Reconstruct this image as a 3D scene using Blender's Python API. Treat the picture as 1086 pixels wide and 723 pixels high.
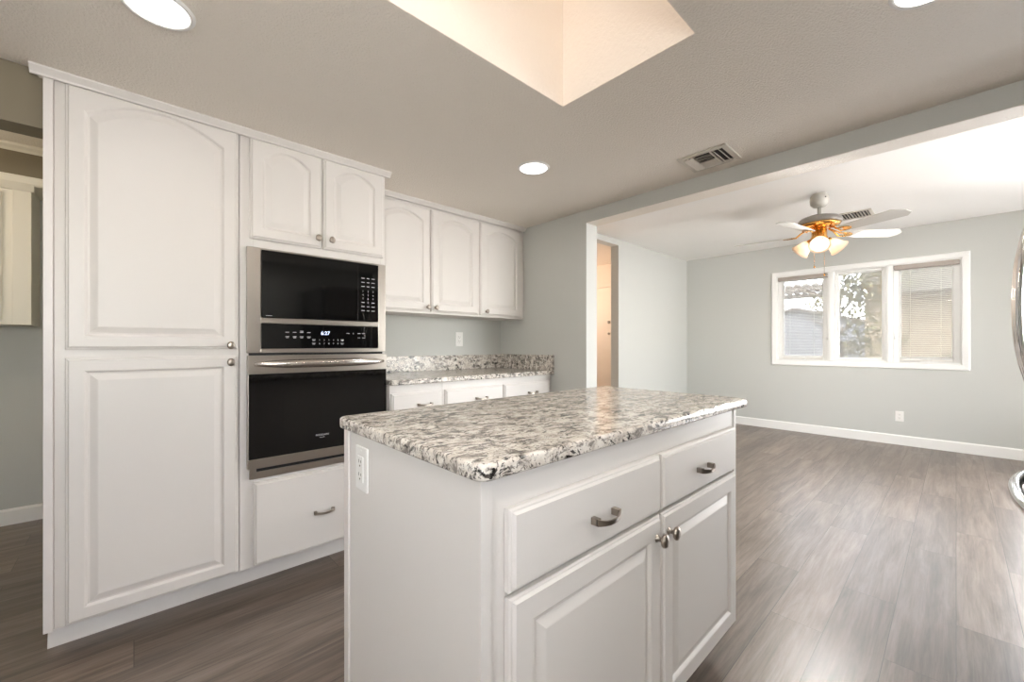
import bpy, bmesh, math, random
from mathutils import Vector, Matrix, noise

for o in list(bpy.data.objects):
    bpy.data.objects.remove(o, do_unlink=True)
S = bpy.context.scene
C = S.collection
PI = math.pi

# ------------------------------------------------------------------ camera
cam_d = bpy.data.cameras.new('camera')
cam = bpy.data.objects.new('camera', cam_d)
C.objects.link(cam)
cam.location = (0, 0, 1.13)
cam.rotation_euler = (PI / 2, 0, math.radians(47.3017 - 90))
cam_d.sensor_width = 36
cam_d.lens = 434.6 / 1086 * 36
cam_d.shift_y = 4.5 / 1086
cam_d.clip_start = 0.02
cam_d.clip_end = 200
S.camera = cam

# ------------------------------------------------------------------ view, world, lights
S.view_settings.view_transform = 'Standard'
S.view_settings.look = 'None'
S.view_settings.gamma = 1
S.view_settings.use_curve_mapping = False
S.view_settings.exposure = 0.2
S.cycles.use_denoising = True
S.cycles.max_bounces = 10
S.cycles.diffuse_bounces = 6
S.cycles.glossy_bounces = 5
S.cycles.transparent_max_bounces = 24
S.cycles.sample_clamp_indirect = 6
S.cycles.caustics_reflective = False
S.cycles.caustics_refractive = False

world = bpy.data.worlds.new('world')
S.world = world
world.use_nodes = True
wn = world.node_tree
wn.nodes.clear()
wo = wn.nodes.new('ShaderNodeOutputWorld')
wb = wn.nodes.new('ShaderNodeBackground')
sky = wn.nodes.new('ShaderNodeTexSky')
sky.sky_type = 'NISHITA'
sky.sun_disc = False
sky.sun_elevation = math.radians(48)
sky.sun_rotation = math.radians(-60)
mixw = wn.nodes.new('ShaderNodeMix')
mixw.data_type = 'RGBA'
mixw.inputs[0].default_value = 0.55
mixw.inputs[7].default_value = (9.0, 8.8, 8.6, 1)
wn.links.new(sky.outputs[0], mixw.inputs[6])
wn.links.new(mixw.outputs[2], wb.inputs[0])
wb.inputs[1].default_value = 2.2
wn.links.new(wb.outputs[0], wo.inputs[0])


def lamp(name, kind, loc, energy, color=(1, 1, 1), size=None, rot=(0, 0, 0), size_y=None, spread=None):
    d = bpy.data.lights.new(name, kind)
    d.energy = energy
    d.color = color
    if kind == 'AREA':
        d.size = size
        if size_y:
            d.shape = 'RECTANGLE'
            d.size_y = size_y
        if spread:
            d.spread = spread
    elif kind == 'POINT':
        d.shadow_soft_size = size or .05
    elif kind == 'SUN':
        d.angle = math.radians(1.0)
    o = bpy.data.objects.new(name, d)
    C.objects.link(o)
    o.location = loc
    o.rotation_euler = rot
    return o


# sun: from behind the camera side, over the house, onto the yard
sun = lamp('sun', 'SUN', (0, 0, 12), 1.2, (1, .93, .82))
sun.rotation_euler = Vector((.62, .30, -.72)).to_track_quat('-Z', 'Y').to_euler()
# fill outside an unseen sliding door, both added to brighten the living room
lamp('added_patio_fill', 'AREA', (6.85, -1.40, .9), 190, (.985, .99, 1), 1.65, (PI / 2 + .70, 0, PI / 2), 1.7)
# fill outside the right wall's unseen sliding door, added to light the left wall
lamp('added_side_fill', 'AREA', (4.0, -2.95, .90), 30, (.99, .995, 1), 2.2, (PI / 2 + .50, 0, .3), 1.7)
# fill outside the window added behind the camera for the cabinet fronts
lamp('added_kitchen_fill', 'AREA', (-.70, -1.45, .90), 130, (1, .98, .95), 1.4, (PI / 2 + 1.0, 0, 0), 1.0)
# fill outside the added left window, brightening the island end panel
lamp('added_left_fill', 'AREA', (-3.0, -.56, 1.0), 115, (1, .97, .93), .86, (PI / 2 + .75, 0, -PI / 2), 1.0)
# daylight above the skylight dome
lamp('daylight_skylight', 'AREA', (.72, .82, 3.2), 24, (.98, .97, 1), 1.2, (0, 0, 0), .55)
# ceiling bulb in the hallway; unseen fill light added for the passage room
lamp('hall_bulb', 'POINT', (4.62, 4.3, 1.80), 26, (1, .82, .68), .10)
lamp('added_passage_fill', 'POINT', (-1.3, 3.05, 2.05), 14, (1, .86, .66), .10)


# ------------------------------------------------------------------ materials
def rgb(r, g, b):
    f = lambda c: ((c / 255 + .055) / 1.055) ** 2.4 if c > 10 else c / 255 / 12.92
    return (f(r), f(g), f(b), 1)


def mat(name, col, rough=.5, metal=0.0, coat=0.0, spec=None):
    m = bpy.data.materials.new(name)
    m.use_nodes = True
    b = m.node_tree.nodes['Principled BSDF']
    b.inputs['Base Color'].default_value = col if len(col) == 4 else (*col, 1)
    b.inputs['Roughness'].default_value = rough
    b.inputs['Metallic'].default_value = metal
    b.inputs['Coat Weight'].default_value = coat
    if spec is not None:
        b.inputs['Specular IOR Level'].default_value = spec
    return m


def N(m, t, **kw):
    n = m.node_tree.nodes.new(t)
    for k, v in kw.items():
        setattr(n, k, v)
    return n


def L(m, a, b):
    m.node_tree.links.new(a, b)


def bsdf(m):
    return m.node_tree.nodes['Principled BSDF']


def pos(m, scale=(1, 1, 1), rot=(0, 0, 0)):
    """world position, so a texture runs on over copies and parts"""
    g = N(m, 'ShaderNodeNewGeometry')
    mp = N(m, 'ShaderNodeMapping')
    mp.inputs['Scale'].default_value = scale
    mp.inputs['Rotation'].default_value = rot
    L(m, g.outputs['Position'], mp.inputs['Vector'])
    return mp.outputs[0]


def noise_n(m, vec, scale, detail=3, rough=.55, dist=0.0):
    n = N(m, 'ShaderNodeTexNoise')
    n.inputs['Scale'].default_value = scale
    n.inputs['Detail'].default_value = detail
    n.inputs['Roughness'].default_value = rough
    n.inputs['Distortion'].default_value = dist
    L(m, vec, n.inputs['Vector'])
    return n.outputs['Fac']


def ramp(m, fac, stops):
    r = N(m, 'ShaderNodeValToRGB')
    e = r.color_ramp.elements
    while len(e) < len(stops):
        e.new(.5)
    for el, (p, c) in zip(e, stops):
        el.position = p
        el.color = c if not isinstance(c, (int, float)) else (c, c, c, 1)
    L(m, fac, r.inputs[0])
    return r.outputs[0]


def mixc(m, fac, a, b, mode='MIX'):
    x = N(m, 'ShaderNodeMix', data_type='RGBA', blend_type=mode)
    for i, v in ((0, fac), (6, a), (7, b)):
        if isinstance(v, (int, float)):
            x.inputs[i].default_value = v
        elif isinstance(v, tuple):
            x.inputs[i].default_value = v
        else:
            L(m, v, x.inputs[i])
    return x.outputs[2]


def bump(m, h, strength, dist=.002):
    b = N(m, 'ShaderNodeBump')
    b.inputs['Strength'].default_value = strength
    b.inputs['Distance'].default_value = dist
    L(m, h, b.inputs['Height'])
    L(m, b.outputs[0], bsdf(m).inputs['Normal'])


M = {}
M['cabinet'] = mat('white_cabinet_paint', rgb(222, 218, 214), .40)
bump(M['cabinet'], noise_n(M['cabinet'], pos(M['cabinet']), 90, 2), .03)
M['oldcab'] = mat('cream_cabinet_paint', rgb(226, 222, 210), .42)
M['trim'] = mat('white_trim_paint', rgb(238, 237, 234), .4)
M['frame'] = mat('white_window_vinyl', rgb(240, 240, 238), .35)


def wall_mat(name, col):
    m = mat(name, col, .62)
    v = pos(m)
    bump(m, noise_n(m, v, 75, 3), .12, .003)
    return m


M['wall'] = wall_mat('pale_sage_wall_paint', rgb(197, 198, 194))
M['hall'] = wall_mat('cream_hall_paint', rgb(226, 214, 200))
M['warm'] = wall_mat('warm_grey_passage', rgb(122, 113, 94))  # darker and warmer than the other walls


def ceil_mat(name, col, s1, k, rough):
    m = mat(name, col, rough)
    v = pos(m)
    a = noise_n(m, v, s1, 4, .6, .3)
    bump(m, ramp(m, a, [(.38, 0.0), (.62, 1.0)]), k, .004)
    return m


M['ceil_k'] = ceil_mat('orange_peel_ceiling', rgb(238, 231, 221), 120, .50, .55)
M['ceil_l'] = ceil_mat('glossy_troweled_ceiling', rgb(244, 242, 239), 22, .16, .32)
M['shaft'] = ceil_mat('cream_skylight_plaster', rgb(250, 241, 231), 80, .25, .6)

# granite: cream field, grey patches, brown-black flecks drawn out in one direction
m = M['granite'] = mat('cream_grey_granite', (.7, .66, .6), .17)
v = pos(m, (1, 1.0, 1), (0, 0, .5))
vs = pos(m, (.55, 1.25, 1), (.3, .2, .55))
base = ramp(m, noise_n(m, v, 30, 5, .62, .4), [(.34, rgb(182, 174, 165)), (.46, rgb(212, 204, 194)), (.60, rgb(230, 225, 217))])
greyp = ramp(m, noise_n(m, vs, 34, 6, .70, .8), [(.515, 0.0), (.575, 1.0)])
c1 = mixc(m, greyp, base, rgb(140, 133, 127))
dark = ramp(m, noise_n(m, vs, 40, 6, .72, 1.2), [(.535, 0.0), (.565, 1.0)])
clus = ramp(m, noise_n(m, vs, 13, 3, .5, .5), [(.40, .0), (.52, 1.0)])
dk = N(m, 'ShaderNodeMath', operation='MULTIPLY')
L(m, dark, dk.inputs[0])
L(m, clus, dk.inputs[1])
c2 = mixc(m, dk.outputs[0], c1, rgb(34, 31, 31))
fine = ramp(m, noise_n(m, v, 150, 2, .5), [(.60, 0.0), (.66, .85)])
c3 = mixc(m, fine, c2, rgb(84, 77, 73))
L(m, c3, bsdf(m).inputs['Base Color'])

# floor: long vinyl planks running along x
m = M['floor'] = mat('grey_brown_vinyl_plank', (.2, .17, .15), .36, spec=1.0)
v = pos(m)
br = N(m, 'ShaderNodeTexBrick')
br.offset = .37
br.offset_frequency = 2
br.inputs['Scale'].default_value = 1
br.inputs['Brick Width'].default_value = 1.22
br.inputs['Row Height'].default_value = .178
br.inputs['Mortar Size'].default_value = .0011
br.inputs['Mortar Smooth'].default_value = .2
br.inputs['Bias'].default_value = 0
br.inputs['Color1'].default_value = (0, 0, 0, 1)
br.inputs['Color2'].default_value = (1, 1, 1, 1)
br.inputs['Mortar'].default_value = (.5, .5, .5, 1)
L(m, v, br.inputs['Vector'])
# shift the grain on every plank
off = N(m, 'ShaderNodeVectorMath', operation='MULTIPLY_ADD')
L(m, br.outputs['Color'], off.inputs[0])
off.inputs[1].default_value = (7.3, 3.1, 5.7)
L(m, v, off.inputs[2])
mp = N(m, 'ShaderNodeMapping')
mp.inputs['Scale'].default_value = (.8, 8.5, 1)
L(m, off.outputs[0], mp.inputs['Vector'])
g1 = noise_n(m, mp.outputs[0], 2.4, 8, .66, .45)
mp2 = N(m, 'ShaderNodeMapping')
mp2.inputs['Scale'].default_value = (2.0, 55.0, 1)
L(m, off.outputs[0], mp2.inputs['Vector'])
g2 = noise_n(m, mp2.outputs[0], 2.0, 4, .6, .4)
wood = ramp(m, g1, [(.30, rgb(88, 74, 64)), (.47, rgb(130, 115, 103)), (.66, rgb(166, 152, 141))])
wood = mixc(m, .28, wood, ramp(m, g2, [(.35, rgb(70, 60, 54)), (.6, rgb(150, 138, 128))]), 'MIX')
tone = ramp(m, br.outputs['Color'], [(0, rgb(176, 172, 170)), (1, rgb(235, 231, 228))])
wood = mixc(m, .85, wood, tone, 'MULTIPLY')
seam = mixc(m, br.outputs['Fac'], wood, rgb(48, 41, 37))
L(m, seam, bsdf(m).inputs['Base Color'])
hm = N(m, 'ShaderNodeMath', operation='SUBTRACT')
L(m, g2, hm.inputs[0])
L(m, br.outputs['Fac'], hm.inputs[1])
bump(m, hm.outputs[0], .22, .0015)
rr = N(m, 'ShaderNodeMapRange')
rr.inputs['To Min'].default_value = .28
rr.inputs['To Max'].default_value = .38
L(m, g2, rr.inputs['Value'])
L(m, rr.outputs[0], bsdf(m).inputs['Roughness'])


def brushed(name, col, rough, sc):
    m = mat(name, col, rough, 1.0)
    v = pos(m, sc)
    bump(m, noise_n(m, v, 1, 2), .06, .001)
    return m


M['steel'] = brushed('brushed_stainless_steel', rgb(176, 168, 160), .30, (6, 6, 700))
M['handle_steel'] = brushed('satin_stainless_handle', rgb(200, 194, 188), .24, (6, 6, 500))
M['chrome'] = mat('polished_chrome', rgb(225, 225, 226), .10, 1.0)
M['fridge'] = brushed('dark_stainless_steel', rgb(88, 86, 85), .30, (6, 6, 600))
M['nickel'] = mat('brushed_nickel', rgb(172, 163, 153), .28, 1.0)
M['blackglass'] = mat('black_glass', rgb(9, 9, 10), .05, 0, spec=.5)
M['blackwin'] = mat('dark_oven_window', rgb(14, 14, 14), .07)
M['black'] = mat('matte_black', rgb(10, 10, 10), .6)
M['legend'] = mat('grey_legend_print', rgb(196, 196, 200), .5)
M['plate'] = mat('white_plastic_plate', rgb(236, 235, 232), .35)
M['slot'] = mat('dark_slot', rgb(40, 38, 36), .6)
M['brass'] = mat('polished_brass', rgb(214, 164, 92), .22, 1.0)
M['fanwhite'] = mat('white_fan_enamel', rgb(196, 192, 184), .35)
M['fanrim'] = mat('grey_fan_motor_rim', rgb(140, 134, 128), .35, .3)
M['blade'] = mat('white_fan_blade', rgb(206, 204, 199), .4)
M['blind'] = mat('taupe_blind_rail', rgb(168, 158, 150), .5)
M['slat'] = mat('white_blind_slat', rgb(232, 229, 222), .5)
M['vent'] = mat('beige_vent_enamel', rgb(206, 200, 190), .45)
M['duct'] = mat('dark_duct', rgb(52, 46, 42), .8)


def emit(name, col, s):
    m = mat(name, (0, 0, 0, 1), .5)
    b = bsdf(m)
    b.inputs['Emission Color'].default_value = col
    b.inputs['Emission Strength'].default_value = s
    return m


M['lens'] = emit('lit_downlight_lens', (1, .96, .91, 1), 2.4)
M['bulb'] = emit('lit_bulb', (1, .84, .68, 1), 30)
M['digits'] = emit('blue_white_led_digits', (.62, .72, 1, 1), 2.6)

m = M['shade'] = mat('frosted_lamp_glass', rgb(250, 236, 220), .45)
bsdf(m).inputs['Transmission Weight'].default_value = 0
tr = N(m, 'ShaderNodeBsdfTranslucent')
tr.inputs[0].default_value = rgb(255, 240, 224)
mx = N(m, 'ShaderNodeMixShader')
mx.inputs[0].default_value = .55
L(m, bsdf(m).outputs[0], mx.inputs[1])
L(m, tr.outputs[0], mx.inputs[2])
L(m, mx.outputs[0], m.node_tree.nodes['Material Output'].inputs[0])

m = M['dome'] = mat('white_acrylic_dome', rgb(150, 144, 138), .4)
tr = N(m, 'ShaderNodeBsdfTranslucent')
tr.inputs[0].default_value = rgb(96, 92, 86)
mx = N(m, 'ShaderNodeMixShader')
mx.inputs[0].default_value = .75
L(m, bsdf(m).outputs[0], mx.inputs[1])
L(m, tr.outputs[0], mx.inputs[2])
L(m, mx.outputs[0], m.node_tree.nodes['Material Output'].inputs[0])

m = M['glass'] = mat('window_glass', (1, 1, 1, 1), .02)
t_ = N(m, 'ShaderNodeBsdfTransparent')
g_ = N(m, 'ShaderNodeBsdfGlossy')
g_.inputs['Roughness'].default_value = .01
fr = N(m, 'ShaderNodeFresnel')
fr.inputs[0].default_value = 1.5
mx = N(m, 'ShaderNodeMixShader')
L(m, fr.outputs[0], mx.inputs[0])
L(m, t_.outputs[0], mx.inputs[1])
L(m, g_.outputs[0], mx.inputs[2])
L(m, mx.outputs[0], m.node_tree.nodes['Material Output'].inputs[0])

m = M['mesh'] = mat('pale_insect_screen', rgb(205, 205, 202), .8)
t_ = N(m, 'ShaderNodeBsdfTransparent')
mx = N(m, 'ShaderNodeMixShader')
mx.inputs[0].default_value = .38
L(m, t_.outputs[0], mx.inputs[1])
L(m, bsdf(m).outputs[0], mx.inputs[2])
L(m, mx.outputs[0], m.node_tree.nodes['Material Output'].inputs[0])

# outdoors
m = M['blockwall'] = mat('tan_block_wall', rgb(190, 178, 160), .9)
v = pos(m, (1, 1, 1), (PI / 2, 0, PI / 2))
bk = N(m, 'ShaderNodeTexBrick')
bk.inputs['Scale'].default_value = 1
bk.inputs['Brick Width'].default_value = .4
bk.inputs['Row Height'].default_value = .1
bk.inputs['Mortar Size'].default_value = .006
bk.inputs['Color1'].default_value = rgb(128, 116, 96)
bk.inputs['Color2'].default_value = rgb(120, 108, 89)
bk.inputs['Mortar'].default_value = rgb(104, 93, 76)
gm = N(m, 'ShaderNodeNewGeometry')
sx = N(m, 'ShaderNodeSeparateXYZ')
cx_ = N(m, 'ShaderNodeCombineXYZ')
L(m, gm.outputs['Position'], sx.inputs[0])
L(m, sx.outputs[1], cx_.inputs[0])
L(m, sx.outputs[2], cx_.inputs[1])
L(m, cx_.outputs[0], bk.inputs['Vector'])
L(m, bk.outputs['Color'], bsdf(m).inputs['Base Color'])
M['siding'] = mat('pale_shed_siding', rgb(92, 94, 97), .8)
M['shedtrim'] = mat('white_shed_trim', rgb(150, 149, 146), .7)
M['shingle'] = mat('grey_roof_shingle', rgb(84, 78, 73), .9)
M['patio'] = mat('taupe_patio_cover', rgb(76, 71, 60), .7)
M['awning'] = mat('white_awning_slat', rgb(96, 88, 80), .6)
m = M['leaf'] = mat('olive_leaf', rgb(122, 120, 74), .6)
L(m, ramp(m, noise_n(m, pos(m), 5, 2), [(.35, rgb(38, 43, 14)), (.65, rgb(92, 86, 40))]), bsdf(m).inputs['Base Color'])
M['bark'] = mat('grey_bark', rgb(84, 74, 62), .9)
m = M['ground'] = mat('pale_gravel', rgb(176, 166, 152), .95)
L(m, ramp(m, noise_n(m, pos(m), 14, 5), [(.3, rgb(88, 81, 71)), (.7, rgb(112, 104, 94))]), bsdf(m).inputs['Base Color'])


# ------------------------------------------------------------------ mesh building
class MB:
    def __init__(s):
        s.v, s.f, s.sm = [], [], []

    def add(s, vs, fs, smooth=False):
        b = len(s.v)
        s.v += [tuple(p) for p in vs]
        s.f += [tuple(b + i for i in f) for f in fs]
        s.sm += [smooth] * len(fs)
        return s

    def box(s, x0, x1, y0, y1, z0, z1):
        if x0 > x1: x0, x1 = x1, x0
        if y0 > y1: y0, y1 = y1, y0
        if z0 > z1: z0, z1 = z1, z0
        vs = [(x, y, z) for z in (z0, z1) for y in (y0, y1) for x in (x0, x1)]
        return s.add(vs, [(0, 2, 3, 1), (4, 5, 7, 6), (0, 1, 5, 4), (2, 6, 7, 3), (0, 4, 6, 2), (1, 3, 7, 5)])

    def prism(s, pts, lo, hi, axis='x'):
        """closed 2D outline swept along an axis; pts are (y,z) for x, (x,z) for y, (x,y) for z"""
        n = len(pts)
        mk = {'x': lambda p, t: (t, p[0], p[1]), 'y': lambda p, t: (p[0], t, p[1]), 'z': lambda p, t: (p[0], p[1], t)}[axis]
        vs = [mk(p, lo) for p in pts] + [mk(p, hi) for p in pts]
        fs = [(i, (i + 1) % n, n + (i + 1) % n, n + i) for i in range(n)]
        fs += [tuple(range(n))[::-1], tuple(range(n, 2 * n))]
        return s.add(vs, fs)

    def lathe(s, prof, center, axis=(0, 0, 1), seg=24, sz=1.0, cap=True, smooth=True):
        """prof: (radius, height along axis)"""
        ax = Vector(axis).normalized()
        q = Vector((0, 0, 1)).rotation_difference(ax)
        c = Vector(center)
        vs, fs = [], []
        for r, hgt in prof:
            for k in range(seg):
                a = 2 * PI * k / seg
                vs.append(c + q @ Vector((r * math.cos(a), r * math.sin(a) * sz, hgt)))
        for i in range(len(prof) - 1):
            for k in range(seg):
                k2 = (k + 1) % seg
                fs.append((i * seg + k, i * seg + k2, (i + 1) * seg + k2, (i + 1) * seg + k))
        s.add(vs, fs, smooth)
        if cap:
            b = len(vs)
            n0 = len(s.v) - b
            s.f.append(tuple(n0 + k for k in range(seg))[::-1]); s.sm.append(False)
            s.f.append(tuple(n0 + (len(prof) - 1) * seg + k for k in range(seg))); s.sm.append(False)
        return s

    def tube(s, pts, r, seg=12, sy=1.0, up=(0, 0, 1), smooth=True):
        pts = [Vector(p) for p in pts]
        n = len(pts)
        vs, fs = [], []
        for i, p in enumerate(pts):
            t = (pts[min(i + 1, n - 1)] - pts[max(i - 1, 0)]).normalized()
            a = t.cross(Vector(up))
            if a.length < 1e-4:
                a = t.cross(Vector((1, 0, 0)))
            a.normalize()
            b = a.cross(t).normalized()
            rr = r[i] if isinstance(r, (list, tuple)) else r
            for k in range(seg):
                w = 2 * PI * k / seg
                vs.append(p + a * math.cos(w) * rr + b * math.sin(w) * rr * sy)
        for i in range(n - 1):
            for k in range(seg):
                k2 = (k + 1) % seg
                fs.append((i * seg + k, i * seg + k2, (i + 1) * seg + k2, (i + 1) * seg + k))
        s.add(vs, fs, smooth)
        b0 = len(s.v) - len(vs)
        s.f.append(tuple(b0 + k for k in range(seg))[::-1]); s.sm.append(False)
        s.f.append(tuple(b0 + (n - 1) * seg + k for k in range(seg))); s.sm.append(False)
        return s

    def xform(s, mtx):
        s.v = [tuple(mtx @ Vector(p)) for p in s.v]
        return s

    def mesh(s, name, off):
        me = bpy.data.meshes.new(name)
        ox, oy, oz = off
        me.from_pydata([(x - ox, y - oy, z - oz) for x, y, z in s.v], [], s.f)
        bm = bmesh.new()
        bm.from_mesh(me)
        bmesh.ops.recalc_face_normals(bm, faces=bm.faces)
        bm.to_mesh(me)
        bm.free()
        me.polygons.foreach_set('use_smooth', s.sm)
        me.update()
        return me


ORIGIN = {}


def tag(o, label=None, cat=None, group=None, kind=None):
    if label: o['label'] = label
    if cat: o['category'] = cat
    if group: o['group'] = group
    if kind: o['kind'] = kind
    return o


def thing(name, loc, label, cat, group=None):
    o = bpy.data.objects.new(name, None)
    o.empty_display_size = .05
    C.objects.link(o)
    o.location = loc
    ORIGIN[o.name] = tuple(loc)
    return tag(o, label, cat, group)


def part(name, mb, m, parent=None, bev=0, label=None, seg=2):
    off = ORIGIN[parent.name] if parent else (0, 0, 0)
    if parent is None:
        xs, ys, zs = zip(*mb.v)
        off = ((min(xs) + max(xs)) / 2, (min(ys) + max(ys)) / 2, min(zs))
    me = mb.mesh(name, off)
    me.materials.append(M[m])
    o = bpy.data.objects.new(name, me)
    C.objects.link(o)
    if parent:
        o.parent = parent
    else:
        o.location = off
    ORIGIN[o.name] = off
    if bev:
        bv = o.modifiers.new('bevel', 'BEVEL')
        bv.width = bev
        bv.segments = seg
        bv.limit_method = 'ANGLE'
        bv.angle_limit = math.radians(40)
    if label:
        o['label'] = label
    return o


def struct(name, mb, m, parent=None, bev=0):
    o = part(name, mb, m, parent, bev)
    if parent is None:
        o['kind'] = 'structure'
    return o


def sgroup(name, loc):
    o = bpy.data.objects.new(name, None)
    C.objects.link(o)
    o.location = loc
    ORIGIN[o.name] = tuple(loc)
    o['kind'] = 'structure'
    return o


def text_mb(txt, x, z, y, size, align='CENTER', normal='-y', depth=.0003):
    """lettering as mesh on a plane that faces -y"""
    cu = bpy.data.curves.new('lettering', 'FONT')
    cu.body = txt
    cu.size = size
    cu.align_x = align
    cu.align_y = 'CENTER'
    cu.extrude = depth
    ob = bpy.data.objects.new('lettering', cu)
    C.objects.link(ob)
    dg = bpy.context.evaluated_depsgraph_get()
    dg.update()
    me = bpy.data.meshes.new_from_object(ob.evaluated_get(dg))
    mb = MB()
    mb.add([(x + v.co.x, y - v.co.z, z + v.co.y) for v in me.vertices], [tuple(p.vertices) for p in me.polygons])
    bpy.data.objects.remove(ob, do_unlink=True)
    bpy.data.curves.remove(cu)
    bpy.data.meshes.remove(me)
    return mb


def grow(a, b):
    return a.add(b.v, b.f)


# ---- cabinet doors -------------------------------------------------
def contour(x0, x1, z0, z1, i, top, rise, n=20):
    """outline at inset i; the top is an eyebrow arch whose crown stands 'top' below z1"""
    xa, xb = x0 + i, x1 - i
    za = z0 + i
    zt = z1 - top
    pts = [(xa, za), (xb, za)]
    xm, hw = (xa + xb) / 2, (xb - xa) / 2
    for k in range(n + 1):
        t = 1 - 2 * k / n
        pts.append((xm + hw * t, zt - rise * t * t))
    return pts


def panel_door(x0, x1, z0, z1, yf, t=.020, stile=.052, top=None, rise=0.0):
    """raised-panel door facing -y; yf = front plane"""
    top = stile if top is None else top
    loops = [(0, 0, 0, t), (0, 0, 0, t * .45), (.003, .003, 0, t * .30), (.0065, .0065, 0, t * .28), (.011, .011, 0, 0),
             (stile, top, rise, 0), (stile + .003, top + .003, rise, .002), (stile + .008, top + .008, rise, .0085),
             (stile + .014, top + .014, rise, .0085), (stile + .034, top + .034, rise, .0015), (stile + .037, top + .037, rise, .0008)]
    mb = MB()
    cs = [[(x, yf + d, z) for x, z in contour(x0, x1, z0, z1, i, tp, r)] for i, tp, r, d in loops]
    n = len(cs[0])
    vs = [p for c in cs for p in c]
    fs = []
    for a in range(len(cs) - 1):
        for k in range(n):
            k2 = (k + 1) % n
            fs.append((a * n + k, a * n + k2, (a + 1) * n + k2, (a + 1) * n + k))
    fs.append(tuple(range(n)))
    fs.append(tuple((len(cs) - 1) * n + k for k in range(n)))
    return mb.add(vs, fs)


def slab_front(x0, x1, z0, z1, yf, t=.020):
    loops = [(0, t), (0, t * .45), (.003, t * .30), (.0065, t * .28), (.011, 0)]
    mb = MB()
    vs, fs = [], []
    for i, d in loops:
        vs += [(x0 + i, yf + d, z0 + i), (x1 - i, yf + d, z0 + i), (x1 - i, yf + d, z1 - i), (x0 + i, yf + d, z1 - i)]
    for a in range(len(loops) - 1):
        for k in range(4):
            k2 = (k + 1) % 4
            fs.append((a * 4 + k, a * 4 + k2, a * 4 + 4 + k2, a * 4 + 4 + k))
    fs += [(0, 1, 2, 3), tuple(len(loops) * 4 - 4 + k for k in range(4))]
    return mb.add(vs, fs)


def knob_mb(x, z, yf, s=1.0):
    mb = MB()
    prof = [(.0085, 0), (.0085, .002), (.0050, .005), (.0046, .012), (.0075, .015), (.0135, .018), (.0150, .022), (.0135, .026), (.009, .0285), (.003, .0295)]
    return mb.lathe([(r * s, h * s) for r, h in prof], (x, yf, z), (0, -1, 0), 20, 1.15)


def pull_mb(x, z, yf, half=.050, depth=.030):
    """bow pull: two square feet and a flat strap that bows outward and dips"""
    mb = MB()
    n = 14
    vs = []
    for k in range(n + 1):
        t = -1 + 2 * k / n
        xx = x + half * t
        b = 1 - abs(t) ** 2.2
        yy = yf - depth * .55 - depth * .45 * b
        zz = z - .004 * b
        hw = .0075 - .0028 * b      # strap is waisted in the middle
        th = .0022
        vs += [(xx, yy - th, zz - hw), (xx, yy - th, zz + hw), (xx, yy + th, zz + hw), (xx, yy + th, zz - hw)]
    fs = []
    for k in range(n):
        for j in range(4):
            j2 = (j + 1) % 4
            fs.append((k * 4 + j, k * 4 + j2, k * 4 + 4 + j2, k * 4 + 4 + j))
    fs += [(0, 1, 2, 3), tuple(n * 4 + j for j in range(4))]
    mb.add(vs, fs)
    for sgn in (-1, 1):
        xe = x + sgn * half
        xi = x + sgn * (half - .012)
        mb.box(xe, xi, yf, yf - depth * .60, z - .0075, z + .0075)
    return mb


# ================================================================== STRUCTURE
XH0, XH1 = 2.39, 2.517       # kitchen / living wall and its header
YB = 2.739                   # kitchen back wall
ZK, ZL = 2.10, 2.455         # ceilings
XF = 6.40                    # window wall
YL = 2.877                   # living-room left wall
YR_K = -1.05                 # kitchen wall behind the camera
YR_L = -2.6                  # living-room right wall

struct('floor', MB().box(-2.9, XF + .15, -2.75, 4.6, -.08, 0), 'floor')

# kitchen ceiling with the skylight opening
SX0, SX1, SY0, SY1 = .06, 1.285, .549, 1.087
cb = MB()
for x0, x1, y0, y1 in ((-2.6, SX0, YR_K, 2.30), (SX1, XH0, YR_K, YB), (SX0, SX1, YR_K, SY0), (SX0, SX1, SY1, YB), (-.235, SX0, 2.30, YB)):
    cb.box(x0, x1, y0, y1, ZK, ZK + .06)
struct('ceiling', cb, 'ceil_k')
struct('ceiling_living', MB().box(XH1, XF + .12, YR_L, YL + .0, ZL, ZL + .08), 'ceil_l')
struct('ceiling_passage', MB().box(-2.7, -.2, 2.30, 4.15, 2.30, 2.36), 'ceil_k')
struct('ceiling_hall', MB().box(2.4, 5.60, YL + .11, 4.5, 2.40, 2.46), 'hall')

# skylight: shaft walls, curb and acrylic dome
sk = sgroup('window_2', ((SX0 + SX1) / 2, (SY0 + SY1) / 2, ZK))
sh = MB()
T = .05
zt = ZK + .75
g = .003
sh.box(SX0 - T, SX0 + g, SY0 - T, SY1 + T, ZK + .0005, zt).box(SX1 - g, SX1 + T, SY0 - T, SY1 + T, ZK + .0005, zt)
sh.box(SX0, SX1, SY0 - T, SY0 + g, ZK + .0005, zt).box(SX0, SX1, SY1 - g, SY1 + T, ZK + .0005, zt)
part('skylight_shaft', sh, 'shaft', sk)
dm = MB()
vs, fs = [], []
nx, ny = 12, 8
for j in range(ny + 1):
    for i in range(nx + 1):
        u, w = i / nx, j / ny
        vs.append((SX0 - .02 + (SX1 - SX0 + .04) * u, SY0 - .02 + (SY1 - SY0 + .04) * w,
                   zt + .02 + .14 * (math.sin(PI * u) * math.sin(PI * w)) ** .5))
for j in range(ny):
    for i in range(nx):
        a = j * (nx + 1) + i
        fs.append((a, a + 1, a + nx + 2, a + nx + 1))
dm.add(vs, fs, True)
part('dome_pane', dm, 'dome', sk)
cu = MB()
cu.box(SX0 - T, SX1 + T, SY0 - T, SY0, zt, zt + .03).box(SX0 - T, SX1 + T, SY1, SY1 + T, zt, zt + .03)
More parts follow.
